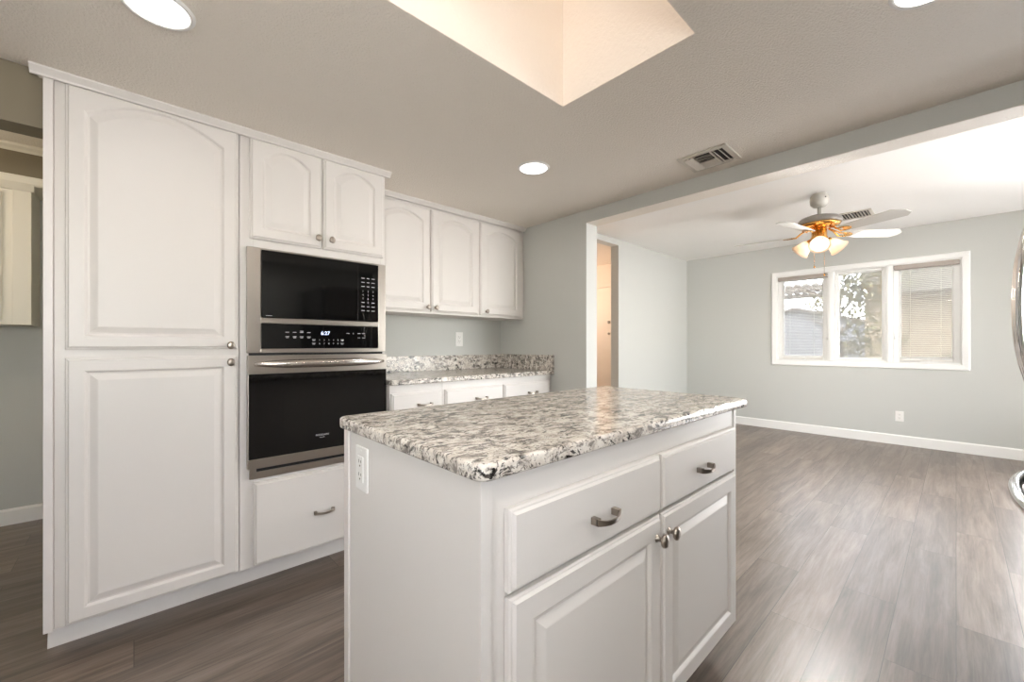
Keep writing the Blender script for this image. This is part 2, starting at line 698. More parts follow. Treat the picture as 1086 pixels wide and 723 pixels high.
cu.box(SX0 - T, SX0, SY0, SY1, zt, zt + .03).box(SX1, SX1 + T, SY0, SY1, zt, zt + .03)
part('skylight_curb', cu, 'frame', sk)

# walls
struct('wall_back', MB().box(-.235, XH0, YB, YB + .11, 0, ZL), 'wall')
JY = 1.802
wl = MB().box(XH0, XH1, JY, YL + .11, 0, ZL + .06)      # stub wall beside the counter
struct('wall_partition', wl, 'wall')
hd = MB().box(XH0, XH1, YR_K, JY, 2.0115, ZL + .06)
struct('wall_header', hd, 'wall')
hs = MB().box(XH0 + .001, XH1 - .001, YR_K, JY, 2.009, 2.0115)
struct('ceiling_header_soffit', hs, 'ceil_k')
struct('wall_partition_right', MB().box(XH0, XH1, YR_L, YR_K, 0, ZL + .06), 'wall')
struct('wall_living_left', MB().box(4.475, XF, YL, YL + .11, 0, ZL), 'wall')
struct('wall_living_left_header', MB().box(XH1, 4.475, YL, YL + .11, 2.385, ZL), 'wall')
struct('wall_hall_end', MB().box(5.45, 5.58, YL + .11, 4.5, 0, 2.40), 'hall')
struct('wall_hall_far', MB().box(2.4, 5.58, 4.5, 4.6, 0, 2.40), 'hall')
struct('wall_hall_near', MB().box(2.4, XH1, YL + .11, 4.5, 0, 2.40), 'hall')

# window wall with its window opening and, right of the frame, an opening for the added sliding door
WY0, WY1, WZ0, WZ1 = -.040, 1.645, .925, 2.052
DY0, DY1, DZ = -2.25, -.58, 2.03
ww = MB()
ww.box(XF, XF + .13, YR_L, DY0, 0, ZL).box(XF, XF + .13, DY1, WY0, 0, ZL).box(XF, XF + .13, DY0, DY1, DZ, ZL)
ww.box(XF, XF + .13, WY1, YL + .11, 0, ZL)
ww.box(XF, XF + .13, WY0, WY1, 0, WZ0).box(XF, XF + .13, WY0, WY1, WZ1, ZL)
struct('wall_window', ww, 'wall')
DX0, DX1 = 2.90, 5.10
wr = MB()
wr.box(XH1, DX0, YR_L - .12, YR_L, 0, ZL).box(DX1, XF + .13, YR_L - .12, YR_L, 0, ZL).box(DX0, DX1, YR_L - .12, YR_L, DZ, ZL)
struct('wall_living_right', wr, 'wall')
dr = sgroup('added_door_3', ((DX0 + DX1) / 2, YR_L - .06, 0))  # unseen sliding door, added to bring light onto the left wall
fb = MB()
xm = (DX0 + DX1) / 2
for a, b in ((DX0, xm + .03), (xm - .03, DX1)):
    yy = YR_L - .05 if a == DX0 else YR_L - .09
    fb.box(a, a + .06, yy, yy - .035, .02, DZ).box(b - .06, b, yy, yy - .035, .02, DZ)
    fb.box(a, b, yy, yy - .035, DZ - .06, DZ).box(a, b, yy, yy - .035, 0, .07)
part('added_door_frame', fb, 'frame', dr)
part('glass_pane', MB().box(DX0 + .05, xm, YR_L - .07, YR_L - .064, .06, DZ - .05), 'glass', dr)
part('glass_pane', MB().box(xm, DX1 - .05, YR_L - .11, YR_L - .104, .06, DZ - .05), 'glass', dr)
dr = sgroup('added_door_2', (XF + .06, (DY0 + DY1) / 2, 0))  # unseen sliding door, added for light on floor and ceiling
fb = MB()
ym = (DY0 + DY1) / 2
for a, b in ((DY0, ym + .03), (ym - .03, DY1)):
    xx = XF + .03 if a == DY0 else XF + .07
    fb.box(xx, xx + .035, a, a + .06, .02, DZ).box(xx, xx + .035, b - .06, b, .02, DZ)
    fb.box(xx, xx + .035, a, b, DZ - .06, DZ).box(xx, xx + .035, a, b, 0, .07)
part('added_door_frame', fb, 'frame', dr)
part('glass_pane', MB().box(XF + .045, XF + .051, DY0 + .05, ym, .06, DZ - .05), 'glass', dr)
part('glass_pane', MB().box(XF + .085, XF + .091, ym, DY1 - .05, .06, DZ - .05), 'glass', dr)

# kitchen walls behind the camera
KX0, KX1, KZ0, KZ1 = -1.30, -.10, 1.05, 1.90
kw = MB()
kw.box(-2.72, KX0, YR_K - .11, YR_K, 0, ZK + .06).box(KX1, XH0, YR_K - .11, YR_K, 0, ZK + .06)
kw.box(KX0, KX1, YR_K - .11, YR_K, 0, KZ0).box(KX0, KX1, YR_K - .11, YR_K, KZ1, ZK + .06)
struct('wall_kitchen_right', kw, 'wall')
kw = MB()
LY0, LY1 = -1.00, -.12
kw.box(-2.72, -2.6, YR_K, LY0, 0, 2.36).box(-2.72, -2.6, LY1, 4.15, 0, 2.36).box(-2.72, -2.6, LY0, LY1, 0, KZ0).box(-2.72, -2.6, LY0, LY1, KZ1, 2.36)
struct('wall_kitchen_left', kw, 'wall')
k4 = sgroup('added_window_4', (-2.66, (LY0 + LY1) / 2, KZ0))  # unseen window, added as fill from the left
fb = MB()
for y in (LY0, (LY0 + LY1) / 2 - .025, LY1 - .05):
    fb.box(-2.70, -2.62, y, y + .05, KZ0, KZ1)
fb.box(-2.70, -2.62, LY0, LY1, KZ0, KZ0 + .05).box(-2.70, -2.62, LY0, LY1, KZ1 - .05, KZ1)
part('added_window_frame', fb, 'frame', k4)
part('glass_pane', MB().box(-2.665, -2.66, LY0 + .04, LY1 - .04, KZ0 + .04, KZ1 - .04), 'glass', k4)
k2 = sgroup('added_window_3', ((KX0 + KX1) / 2, YR_K - .06, KZ0))  # unseen window, added to light the island front and pantry
fb = MB()
ya_, yb_ = YR_K - .09, YR_K - .02
for x in (KX0, (KX0 + KX1) / 2 - .025, KX1 - .05):
    fb.box(x, x + .05, ya_, yb_, KZ0, KZ1)
fb.box(KX0, KX1, ya_, yb_, KZ0, KZ0 + .05).box(KX0, KX1, ya_, yb_, KZ1 - .05, KZ1)
part('added_window_frame', fb, 'frame', k2)
part('glass_pane', MB().box(KX0 + .04, KX1 - .04, YR_K - .06, YR_K - .055, KZ0 + .04, KZ1 - .04), 'glass', k2)

# passage on the left of the pantry
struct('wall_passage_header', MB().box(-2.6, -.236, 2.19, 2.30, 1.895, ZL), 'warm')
struct('wall_passage_left', MB().box(-2.6, -1.25, 2.19, 2.30, 0, 1.895), 'wall')
struct('wall_passage_far', MB().box(-2.7, 1.2, 4.05, 4.15, 0, 2.36), 'wall')
struct('wall_passage_side', MB().box(-.2, -.1, YB + .11, 4.05, 0, 2.36), 'wall')
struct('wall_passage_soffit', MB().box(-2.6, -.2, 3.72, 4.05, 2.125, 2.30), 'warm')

# trims and baseboards
def crown_prof(yf, z):
    """(y,z) outline of a small crown that hugs the ceiling; yf = cabinet face"""
    return [(yf, z), (yf, z - .028), (yf - .010, z - .028), (yf - .013, z - .022), (yf - .026, z - .010), (yf - .030, z - .006), (yf - .030, z)]


YP = 2.19                    # tall cabinet face frame
cm = MB().prism(crown_prof(YP - .016, ZK), -.265, 1.062, 'x')
cm.prism([(-.235, ZK), (-.235, ZK - .028), (-.245, ZK - .028), (-.261, ZK - .010), (-.265, ZK - .006), (-.265, ZK)], YP - .016, YB, 'y')
struct('trim_1', cm, 'cabinet')
YU = 2.45
struct('trim_2', MB().prism(crown_prof(YU - .012, ZK), 1.043, XH0, 'x'), 'cabinet')
toe = MB().prism([(2.318, 0), (2.292, 0), (2.294, .008), (2.306, .05), (2.310, .066), (2.318, .066)], -.237, 1.043, 'x')
struct('trim_3', toe, 'cabinet')
struct('trim_4', MB().prism([(4.05, 2.125), (3.715, 2.125), (3.712, 2.118), (3.722, 2.085), (3.73, 2.075), (4.05, 2.075)], -2.6, -.2, 'x'), 'oldcab')
struct('trim_5', MB().prism([(3.72, 2.30), (3.685, 2.30), (3.690, 2.287), (3.708, 2.275), (3.72, 2.262)], -2.6, -.2, 'x'), 'oldcab')


def base_prof(y, s, hgt=.11, t=.014):
    return [(y, 0), (y + s * t, 0), (y + s * t, hgt - .012), (y + s * t * .55, hgt - .002), (y + s * t * .3, hgt), (y, hgt)]


struct('baseboard_window', MB().prism(base_prof(XF, -1), DY1 + .01, YL, 'y'), 'trim')
struct('baseboard_living_left', MB().prism(base_prof(YL, -1), 4.475, XF, 'x'), 'trim')
struct('baseboard_passage', MB().prism(base_prof(4.05, -1, .10), -2.6, -.2, 'x'), 'trim')
struct('baseboard_partition', MB().prism(base_prof(XH0, -1, .10), JY, 2.10, 'y'), 'trim')

# hall door
d1 = sgroup('door_1', (5.44, 4.02, 0))
part('door_leaf', MB().box(5.42, 5.449, 3.60, 4.40, .01, 2.03), 'hall', d1)
cs = MB().box(5.425, 5.449, 3.53, 3.595, 0, 2.095).box(5.425, 5.449, 4.405, 4.47, 0, 2.095).box(5.425, 5.449, 3.53, 4.47, 2.035, 2.10)
part('door_casing', cs, 'hall', d1, .004)
part('door_lock', MB().lathe([(.024, 0), (.024, .012), (.012, .016), (.012, .024)], (5.42, 3.655, 1.49), (-1, 0, 0)).lathe([(.02, 0), (.02, .01), (.010, .02)], (5.42, 3.655, 1.31), (-1, 0, 0)), 'nickel', d1)

# ---- living-room window
w1 = sgroup('window_1', (XF, (WY0 + WY1) / 2, WZ0))
CW = .062


def casing_prof(a, s):
    return None


cs = MB()
# mitred picture-frame casing, swept profile (offset from opening, projection)
prof = [(0, 0), (0, .012), (.008, .016), (.050, .020), (.058, .016), (CW, .010), (CW, 0)]
corners = [(WY0, WZ0, -1, -1), (WY1, WZ0, 1, -1), (WY1, WZ1, 1, 1), (WY0, WZ1, -1, 1)]
vs, fs = [], []
for y, z, sy, sz in corners:
    for o_, p_ in prof:
        vs.append((XF - p_, y + sy * o_, z + sz * o_))
n = len(prof)
for c in range(4):
    c2 = (c + 1) % 4
    for k in range(n - 1):
        fs.append((c * n + k, c2 * n + k, c2 * n + k + 1, c * n + k + 1))
cs.add(vs, fs)
part('window_casing', cs, 'frame', w1)
jb = MB()
jb.box(XF - .002, XF + .13, WY0, WY0 + .010, WZ0, WZ1).box(XF - .002, XF + .13, WY1 - .010, WY1, WZ0, WZ1)
jb.box(XF - .002, XF + .13, WY0, WY1, WZ0, WZ0 + .012).box(XF - .002, XF + .13, WY0, WY1, WZ1 - .012, WZ1)
for ya, yb in ((.488, .552), (1.026, 1.094)):
    jb.box(XF - .004, XF + .13, ya, yb, WZ0 + .01, WZ1 - .01)
    jb.box(XF - .010, XF - .003, ya + .014, yb - .014, WZ0 + .01, WZ1 - .01)
part('window_jamb', jb, 'frame', w1, .003)
units = [(1.094, 1.635, .048, 'casement'), (.552, 1.026, .028, 'fixed'), (-.030, .488, .048, 'casement')]
for ya, yb, sw, kind in units:
    x0, x1 = (XF + .034, XF + .085) if kind == 'casement' else (XF + .026, XF + .085)
    za, zb = WZ0 + .012, WZ1 - .012
    s_ = MB()
    s_.box(x0, x1, ya, ya + sw, za, zb).box(x0, x1, yb - sw, yb, za, zb)
    s_.box(x0, x1, ya + sw, yb - sw, za, za + sw).box(x0, x1, ya + sw, yb - sw, zb - sw, zb)
    # glazing bead
    g = sw + .012
    s_.box(x0 + .018, x1, ya + sw, ya + g, za + sw, zb - sw).box(x0 + .018, x1, yb - g, yb - sw, za + sw, zb - sw)
    s_.box(x0 + .018, x1, ya + g, yb - g, za + sw, za + g).box(x0 + .018, x1, ya + g, yb - g, zb - g, zb - sw)
    so = part('sash', s_, 'frame', w1, .003)
    part('glass_pane', MB().box(x0 + .030, x0 + .034, ya + g, yb - g, za + g, zb - g), 'glass', so)
    part('insect_screen', MB().box(x0 + .042, x0 + .0425, ya + g, yb - g, za + g, zb - g), 'mesh', so)
    if kind == 'casement':
        ym = (ya + yb) / 2
        hb = MB().box(XF + .008, XF + .036, ym - .035, ym + .035, za + .0, za + .022)
        hb.tube([(XF + .03, ym, za + .02), (XF + .012, ym - .01, za + .034), (XF + .006, ym - .045, za + .036)], .007)
        part('crank_handle', hb, 'frame', w1)
    if ya > 1.0 or ya < 0:
        yl = ya + .012 if ya > 1.0 else yb - .012
        lk = MB().box(XF + .024, XF + .036, yl - .008, yl + .008, 1.13, 1.22).tube([(XF + .03, yl, 1.20), (XF + .016, yl, 1.215), (XF + .012, yl, 1.26)], .006)
        part('sash_lock', lk, 'frame', w1)

# ================================================================== TALL CABINETS
def cab_box(x0, x1, yf, yb, z0, z1, t=.018):
    pass


XS = .349                    # seam between pantry and oven unit
pan = thing('pantry_cabinet', (.057, 2.46, 0), 'tall white pantry cabinet with one arched upper door over one square lower door', 'cabinet')
b = MB()
b.box(-.235, -.211, YP - .016, YB - .002, .113, ZK - .001)       # side panel, proud of the frame
b.box(-.211, XS - .001, YP, YB - .002, .113, ZK - .001)
part('body', b, 'cabinet', pan, .0015)
part('toe_kick', MB().box(-.233, XS - .001, 2.318, YB - .01, 0, .113), 'cabinet', pan)
ud = part('door', panel_door(-.183, .340, 1.114, 2.078, YP - .021, stile=.049, top=.014, rise=.072), 'cabinet', pan)
part('knob', knob_mb(.312, 1.130, YP - .021), 'nickel', ud)
ld = part('door', panel_door(-.183, .340, .118, 1.085, YP - .021, stile=.049), 'cabinet', pan)
part('knob', knob_mb(.312, 1.056, YP - .021), 'nickel', ld)

XE = 1.041
ov = thing('oven_cabinet', ((XS + XE) / 2, 2.46, 0), 'tall white cabinet framing the built-in oven, two arched doors above and one drawer below', 'cabinet')
b = MB()
OX0, OX1, OZ0, OZ1 = .402, 1.014, .545, 1.555        # opening for the appliance
b.box(XS + .001, OX0, YP - .002, YB - .002, .113, ZK - .001)
b.box(OX1, XE, YP - .002, YB - .002, .113, ZK - .001)
b.box(OX0, OX1, YP - .002, YB - .002, OZ1, ZK - .001)
b.box(OX0, OX1, YP - .002, YB - .002, .113, OZ0)
b.box(OX0, OX1, YB - .02, YB - .002, OZ0, OZ1)
part('body', b, 'cabinet', ov, .0015)
part('toe_kick', MB().box(XS + .001, XE, 2.318, YB - .01, 0, .113), 'cabinet', ov)
for x0, x1, kx in ((.387, .697, .676), (.706, 1.026, .741)):
    d = part('door', panel_door(x0, x1, 1.618, 2.074, YP - .023, stile=.050, top=.030, rise=.050), 'cabinet', ov)
    part('knob', knob_mb(kx, 1.664, YP - .023), 'nickel', d)
d = part('drawer', slab_front(.402, 1.020, .121, .500, YP - .023), 'cabinet', ov)
part('pull', pull_mb(.706, .296, YP - .023, .048), 'nickel', d)

# ================================================================== WALL OVEN
YO = YP - .022               # front of the trim
wo_ = thing('wall_oven', (.708, 2.3, .52), 'stainless microwave and oven combination built into the tall white cabinet', 'oven')
b = MB().box(OX0 + .004, OX1 - .004, YP + .001, 2.66, OZ0 + .004, OZ1 - .004)
part('oven_body', b, 'black', wo_)
# upper trim: frame round the microwave and the control panel
tx0, tx1 = .374, 1.037
t = MB()
t.box(tx0, .430, YO, YP - .003, 1.094, 1.578).box(.994, tx1, YO, YP - .003, 1.094, 1.578)
t.box(.430, .994, YO, YP - .003, 1.570, 1.578).box(.430, .994, YO, YP - .003, 1.232, 1.258).box(.430, .994, YO, YP - .003, 1.094, 1.114)
part('trim_frame', t, 'steel', wo_, .002)
mwd = part('microwave_door', MB().box(.4315, .992, YO - .006, YP - .003, 1.2595, 1.569), 'blackglass', wo_, .003)
# viewing window border: a slightly raised dark frame
wv = MB().box(.468, .864, YO - .0068, YO - .0055, 1.285, 1.548)
part('microwave_window', wv, 'blackwin', mwd)
part('door_seam', MB().box(.878, .8795, YO - .0066, YO - .0055, 1.262, 1.566), 'slot', mwd)
kp = MB()
rows = [1.490, 1.468, 1.446, 1.420, 1.400, 1.380, 1.360, 1.338, 1.316]
words = {0: ('', '', ''), }
for r, z in enumerate(rows):
    for c, x in enumerate((.905, .933, .961)):
        if r in (3, 4, 5):
            grow(kp, text_mb(str((r - 3) * 3 + c + 1), x, z, YO - .0066, .013))
        elif r == 6:
            if c == 1:
                grow(kp, text_mb('0', x, z, YO - .0066, .013))
            else:
                kp.box(x - .008, x + .008, YO - .0066, YO - .006, z - .002, z + .002)
        elif r < 3 or r > 6:
            w = .009 if c != 1 else .007
            kp.box(x - w, x + w, YO - .0066, YO - .006, z - .0017, z + .0017)
part('keypad', kp, 'legend', mwd)
part('model_mark', MB().box(.448, .474, YO - .0066, YO - .006, 1.2665, 1.2685), 'legend', mwd)

cpn = part('control_panel', MB().box(.4315, .992, YO - .004, YP - .003, 1.1155, 1.2305), 'blackglass', wo_, .002)
part('clock_display', text_mb('6:27', .712, 1.190, YO - .0046, .025), 'digits', cpn)
kp = MB()
for x in (.538, .570, .601, .634):
    kp.box(x - .008, x + .008, YO - .0046, YO - .004, 1.191, 1.1935)
    kp.box(x - .008, x + .008, YO - .0046, YO - .004, 1.170, 1.1725)
    kp.box(x - .006, x + .006, YO - .0046, YO - .004, 1.165, 1.1672)
kp.box(.594, .609, YO - .0046, YO - .004, 1.197, 1.1995)
part('program_keys', kp, 'legend', cpn)
kp = MB()
for r, (txt, z) in enumerate((('12345', 1.156), ('67890', 1.138))):
    for c, ch in enumerate(txt):
        grow(kp, text_mb(ch, .684 + c * .0225, z, YO - .0046, .011))
    for x in (.657, .796):
        kp.box(x - .008, x + .008, YO - .0046, YO - .004, z + .001, z + .0032)
        kp.box(x - .006, x + .006, YO - .0046, YO - .004, z - .004, z - .0018)
part('number_keys', kp, 'legend', cpn)
for x, z, w in ((.825, 1.192, .008), (.884, 1.192, .008), (.909, 1.192, .008), (.884, 1.169, .007), (.909, 1.169, .007)):
    part('key_legend', MB().box(x - w, x + w, YO - .0046, YO - .004, z - .001, z + .0015), 'legend', cpn)
part('key_legend', MB().box(.852, .855, YO - .0046, YO - .004, 1.189, 1.195), 'legend', cpn)

part('cooling_gap', MB().box(.384, 1.020, YO + .006, YP - .003, 1.083, 1.094), 'black', wo_)
od = part('oven_door', MB().box(.376, 1.037, YO - .012, YP - .003, .998, 1.083).box(.376, 1.037, YO - .012, YP - .003, .568, .612)
          .box(.376, .3785, YO - .012, YP - .003, .612, .998).box(1.0345, 1.037, YO - .012, YP - .003, .612, .998), 'steel', wo_, .002)
og = part('door_glass', MB().box(.3785, 1.0345, YO - .0115, YP - .003, .612, .998), 'blackglass', od)
part('oven_window', MB().box(.520, .890, YO - .0120, YO - .0110, .700, .930), 'blackwin', og)
mk = text_mb('FRIGIDAIRE', .695, .682, YO - .0122, .0125)
part('door_lettering', grow(mk, text_mb('GALLERY', .695, .670, YO - .0122, .0065)), 'legend', od)
# bowed bar handle
pts, rad = [], []
for k in range(25):
    t_ = -1 + 2 * k / 24
    pts.append((.705 + .306 * t_, YO - .024 - .034 * (1 - abs(t_) ** 2.4), 1.044))
    rad.append(.0205 * (1 - .62 * abs(t_) ** 4))
hb = MB().tube(pts, rad, 18, 1.0)
hb.box(.409, .433, YO - .010, YO - .026, 1.036, 1.054).box(.977, 1.001, YO - .010, YO - .026, 1.036, 1.054)
part('handle', hb, 'handle_steel', od)
t = MB()
t.box(.386, 1.030, YO + .004, YP - .003, .518, .549).box(.386, .412, YO + .004, YP - .003, .549, .566)
t.box(1.018, 1.030, YO + .004, YP - .003, .549, .566)
part('lower_trim', t, 'steel', wo_, .0015)
part('vent_slot', MB().box(.412, 1.018, YO + .012, YP - .003, .549, .566), 'black', wo_)

# ================================================================== WALL CABINETS
YD = YU - .020
wa = thing('wall_cabinet', (1.475, 2.59, 1.345), 'wide white wall cabinet with two arched doors next to the oven', 'cabinet')
part('body', MB().box(1.043, 1.909, YU, YB - .002, 1.345, ZK - .001), 'cabinet', wa, .0015)
for x0, x1, kx in ((1.075, 1.487, 1.462), (1.497, 1.901, 1.526)):
    d = part('door', panel_door(x0, x1, 1.360, 2.060, YD, stile=.052, top=.040, rise=.050), 'cabinet', wa)
    part('knob', knob_mb(kx, 1.388, YD), 'nickel', d)
wb2 = thing('wall_cabinet', (2.15, 2.59, 1.345), 'narrow white wall cabinet with a single arched door in the corner', 'cabinet')
part('body', MB().box(1.910, XH0 - .001, YU, YB - .002, 1.345, ZK - .001), 'cabinet', wb2, .0015)
d = part('door', panel_door(1.924, 2.352, 1.360, 2.060, YD, stile=.052, top=.040, rise=.050), 'cabinet', wb2)
part('knob', knob_mb(1.974, 1.388, YD), 'nickel', d)

# ================================================================== BASE RUN + COUNTER
YBC = 2.135
def base_unit(x0, x1, fronts, label):
    t = thing('base_cabinet', ((x0 + x1) / 2, 2.43, 0), label, 'cabinet')
    part('body', MB().box(x0, x1, YBC, YB - .002, .10, .904), 'cabinet', t, .0015)
    part('toe_kick', MB().box(x0, x1, YBC + .07, YB - .01, 0, .10), 'cabinet', t)
    for a, b_ in fronts:
        d = part('drawer', slab_front(a, b_, .70, .858, YBC - .020), 'cabinet', t)
        part('pull', pull_mb((a + b_) / 2 + .04, .785, YBC - .020, .048), 'nickel', d)
        d = part('door', panel_door(a, b_, .115, .685, YBC - .020), 'cabinet', t)
        part('knob', knob_mb(b_ - .03, .64, YBC - .020), 'nickel', d)
    return t


base_unit(1.043, 1.388, [(1.050, 1.378)], 'narrow white base cabinet with one drawer beside the oven')
base_unit(1.389, XH0 - .016, [(1.402, 1.872), (1.882, 2.352)], 'wide white base cabinet with two drawers at the end of the back counter')

ct = thing('back_countertop', (1.72, 2.42, .906), 'granite back counter with upstand between the oven and the partition wall', 'countertop')
part('slab', MB().box(1.043, XH0 - .001, 2.106, YB - .002, .906, .936), 'granite', ct, .006, seg=3)
part('backsplash', MB().box(1.043, XH0 - .021, YB - .022, YB - .002, .936, 1.050), 'granite', ct, .002)
part('side_splash', MB().box(XH0 - .021, XH0 - .001, 2.108, YB - .002, .936, 1.054), 'granite', ct, .002)

# ================================================================== ISLAND
isl = thing('island_cabinet', (1.04, .86, 0), 'white kitchen island cabinet with two drawers over two raised-panel doors', 'kitchen island')
IX0, IX1, IY0, IY1, IZ = .441, 1.650, .557, 1.165, .895
part('body', MB().box(IX0 + .024, IX1 - .020, IY0 + .004, IY1 - .004, .108, IZ), 'cabinet', isl, .0015)
part('end_panel', MB().box(IX0, IX0 + .024, IY0, IY1, .0, IZ), 'cabinet', isl, .001)
part('end_panel', MB().box(IX1 - .020, IX1, IY0, IY1, .108, IZ), 'cabinet', isl, .001)
part('corner_batten', MB().box(IX0 - .006, IX0, IY1 - .026, IY1 + .004, 0, IZ), 'cabinet', isl, .0015)
part('toe_kick', MB().box(IX0 + .024, IX1 - .10, IY0 + .075, IY1 - .06, 0, .108), 'cabinet', isl)
YI = IY0 - .018
for a, b_, px in ((.497, 1.049, .776), (1.056, 1.606, 1.312)):
    d = part('drawer', slab_front(a, b_, .680, .833, YI), 'cabinet', isl)
    part('pull', pull_mb(px, .748, YI, .045), 'nickel', d)
for a, b_, kx in ((.497, 1.049, 1.020), (1.056, 1.606, 1.086)):
    d = part('door', panel_door(a, b_, .128, .671, YI, stile=.055), 'cabinet', isl)
    part('knob', knob_mb(kx, .618, YI, 1.08), 'nickel', d)

# granite top with rounded corners and eased edges
def rounded_slab(x0, x1, y0, y1, z0, z1, r, e=.007):
    def ring(d):
        pts = []
        for cx, cy, a0 in ((x1 - r, y1 - r, 0), (x0 + r, y1 - r, 90), (x0 + r, y0 + r, 180), (x1 - r, y0 + r, 270)):
            for k in range(9):
                a = math.radians(a0 + 90 * k / 8)
                pts.append((cx + (r - d) * math.cos(a), cy + (r - d) * math.sin(a)))
        return pts
    lv = []
    for k in range(5):
        a = PI / 2 * k / 4
        lv.append((e * (1 - math.sin(a)), z0 + e * (1 - math.cos(a))))
    for k in range(5):
        a = PI / 2 * k / 4
        lv.append((e * (1 - math.cos(a)), z1 - e * (1 - math.sin(a))))
    vs, fs = [], []
    for d, z in lv:
        vs += [(x, y, z) for x, y in ring(d)]
    n = 36
    for a in range(len(lv) - 1):
        for k in range(n):
            fs.append((a * n + k, a * n + (k + 1) % n, (a + 1) * n + (k + 1) % n, (a + 1) * n + k))
    mb = MB().add(vs, fs, True)
    mb.add(vs[:n], [tuple(range(n))])
    mb.add(vs[-n:], [tuple(range(n))])
    return mb


it = part('island_countertop', rounded_slab(.428, 1.742, .541, 1.205, IZ, .926, .028), 'granite')
tag(it, 'speckled granite top with rounded corners lying on the island', 'countertop')


# ================================================================== OUTLETS
def outlet(name, label, cat, center, facing, kind='duplex', w=.070, h=.114):
    """plate built facing -y at the origin, then turned"""
    rot = {'-y': 0, '-x': -PI / 2}[facing]
    mt = Matrix.Translation(center) @ Matrix.Rotation(rot, 4, 'Z')
    t = thing(name, center, label, cat)
    part('cover_plate', MB().box(-w / 2, w / 2, -.006, 0, -h / 2, h / 2).xform(mt), 'plate', t, .002)
    if kind == 'duplex':
        for z in (.020, -.020):
            rc = MB()
            pts = []
            for k in range(24):
                a = 2 * PI * k / 24
                pts.append((max(-.0145, min(.0145, .0175 * math.cos(a))), z + .0145 * math.sin(a)))
            rc.prism(pts, -.0085, -.006, 'y').xform(mt)
            r_ = part('receptacle', rc, 'plate', t)
            sl = MB().box(-.0075, -.0055, -.0089, -.0083, z, z + .008).box(.0055, .0075, -.0089, -.0083, z + .001, z + .007)
            sl.lathe([(.0024, 0), (.0024, .0005)], (0, -.0084, z - .006), (0, -1, 0), 10)
            part('slots', sl.xform(mt), 'slot', r_)
    else:
        part('receptacle', MB().box(-.0165, .0165, -.009, -.006, -.033, .033).xform(mt), 'plate', t, .001)
        sl = MB()
        for z in (.017, -.017):
            sl.box(-.0075, -.0055, -.0094, -.0088, z - .001, z + .008).box(.0055, .0075, -.0094, -.0088, z, z + .007)
            sl.lathe([(.0024, 0), (.0024, .0005)], (0, -.0089, z - .008), (0, -1, 0), 10)
        part('slots', sl.xform(mt), 'slot', t)
    part('screw', MB().lathe([(.003, 0), (.003, .001), (.001, .0014)], (0, -.006, 0 if kind == 'duplex' else .048), (0, -1, 0), 12).xform(mt), 'plate', t)
    return t


outlet('wall_outlet', 'white outlet on the end panel of the island under the granite', 'outlet', (IX0, 1.052, .808), '-x', 'decora')
outlet('wall_outlet', 'white outlet above the granite upstand of the back counter', 'outlet', (1.941, YB, 1.178), '-y', 'decora')
outlet('wall_outlet', 'white outlet low on the sage wall below the window', 'outlet', (XF, .437, .322), '-x', 'duplex')

# ================================================================== CEILING FIXTURES
def downlight(x, y, label, watts=3.0):
    t = thing('recessed_light', (x, y, ZK), label, 'light', 'recessed kitchen downlights')
    part('trim_ring', MB().lathe([(.074, 0), (.076, -.006), (.084, -.0045), (.088, 0)], (x, y, ZK), (0, 0, 1), 40, cap=False), 'trim', t)
    part('lens', MB().lathe([(.0005, -.0046), (.050, -.0046), (.0745, -.0036)], (x, y, ZK), (0, 0, 1), 40, cap=False), 'lens', t)
    d = bpy.data.lights.new('downlight_beam', 'AREA')
    d.shape = 'DISK'
    d.size = .13
    d.energy = watts
    d.color = (1, .96, .91)
    d.spread = math.radians(172)
    o = bpy.data.objects.new('downlight_beam', d)
    C.objects.link(o)
    o.parent = t
    o.location = (0, 0, -.009)
    return t


downlight(.05, 1.556, 'round lit recessed ceiling light in front of the tall pantry cabinet', 1.2)
downlight(1.608, 1.568, 'round lit recessed ceiling light between the skylight and the wall cabinets')
downlight(1.572, .043, 'round lit recessed ceiling light cut off by the top edge right of the skylight', 3.4)
downlight(.05, .087, 'added unseen recessed ceiling light straight above the viewer', 5.0)  # out of view; fourth corner of the grid, added for brightness
downlight(.83, -.62, 'added unseen recessed ceiling light behind the viewer, for the island front', 6.0)  # unseen fixture, added for frontal light on the island

# kitchen supply register
def register(name, label, x0, x1, y0, y1, z):
    t = thing(name, ((x0 + x1) / 2, (y0 + y1) / 2, z), label, 'vent')
    fw = .028
    f = MB()
    for a, b_, c, d in ((x0, x1, y0, y0 + fw), (x0, x1, y1 - fw, y1), (x0, x0 + fw, y0 + fw, y1 - fw), (x1 - fw, x1, y0 + fw, y1 - fw)):
        f.box(a, b_, c, d, z - .008, z)
    part('frame', f, 'vent', t, .003)
    part('duct_backing', MB().box(x0 + fw, x1 - fw, y0 + fw, y1 - fw, z - .0012, z - .0002), 'duct', t)
    return t, fw


def louvre(mb_axis, a0, a1, c, w, z, tilt):
    """one bent blade running along an axis from a0 to a1, centred at c on the other axis"""
    ca, sa = math.cos(tilt), math.sin(tilt)
    h = .0009
    pts = []
    for u, vv in ((-w / 2, -h), (w / 2, -h), (w / 2, h), (-w / 2, h)):
        pts.append((c + u * ca - vv * sa, z + u * sa + vv * ca))
    return MB().prism(pts, a0, a1, mb_axis)


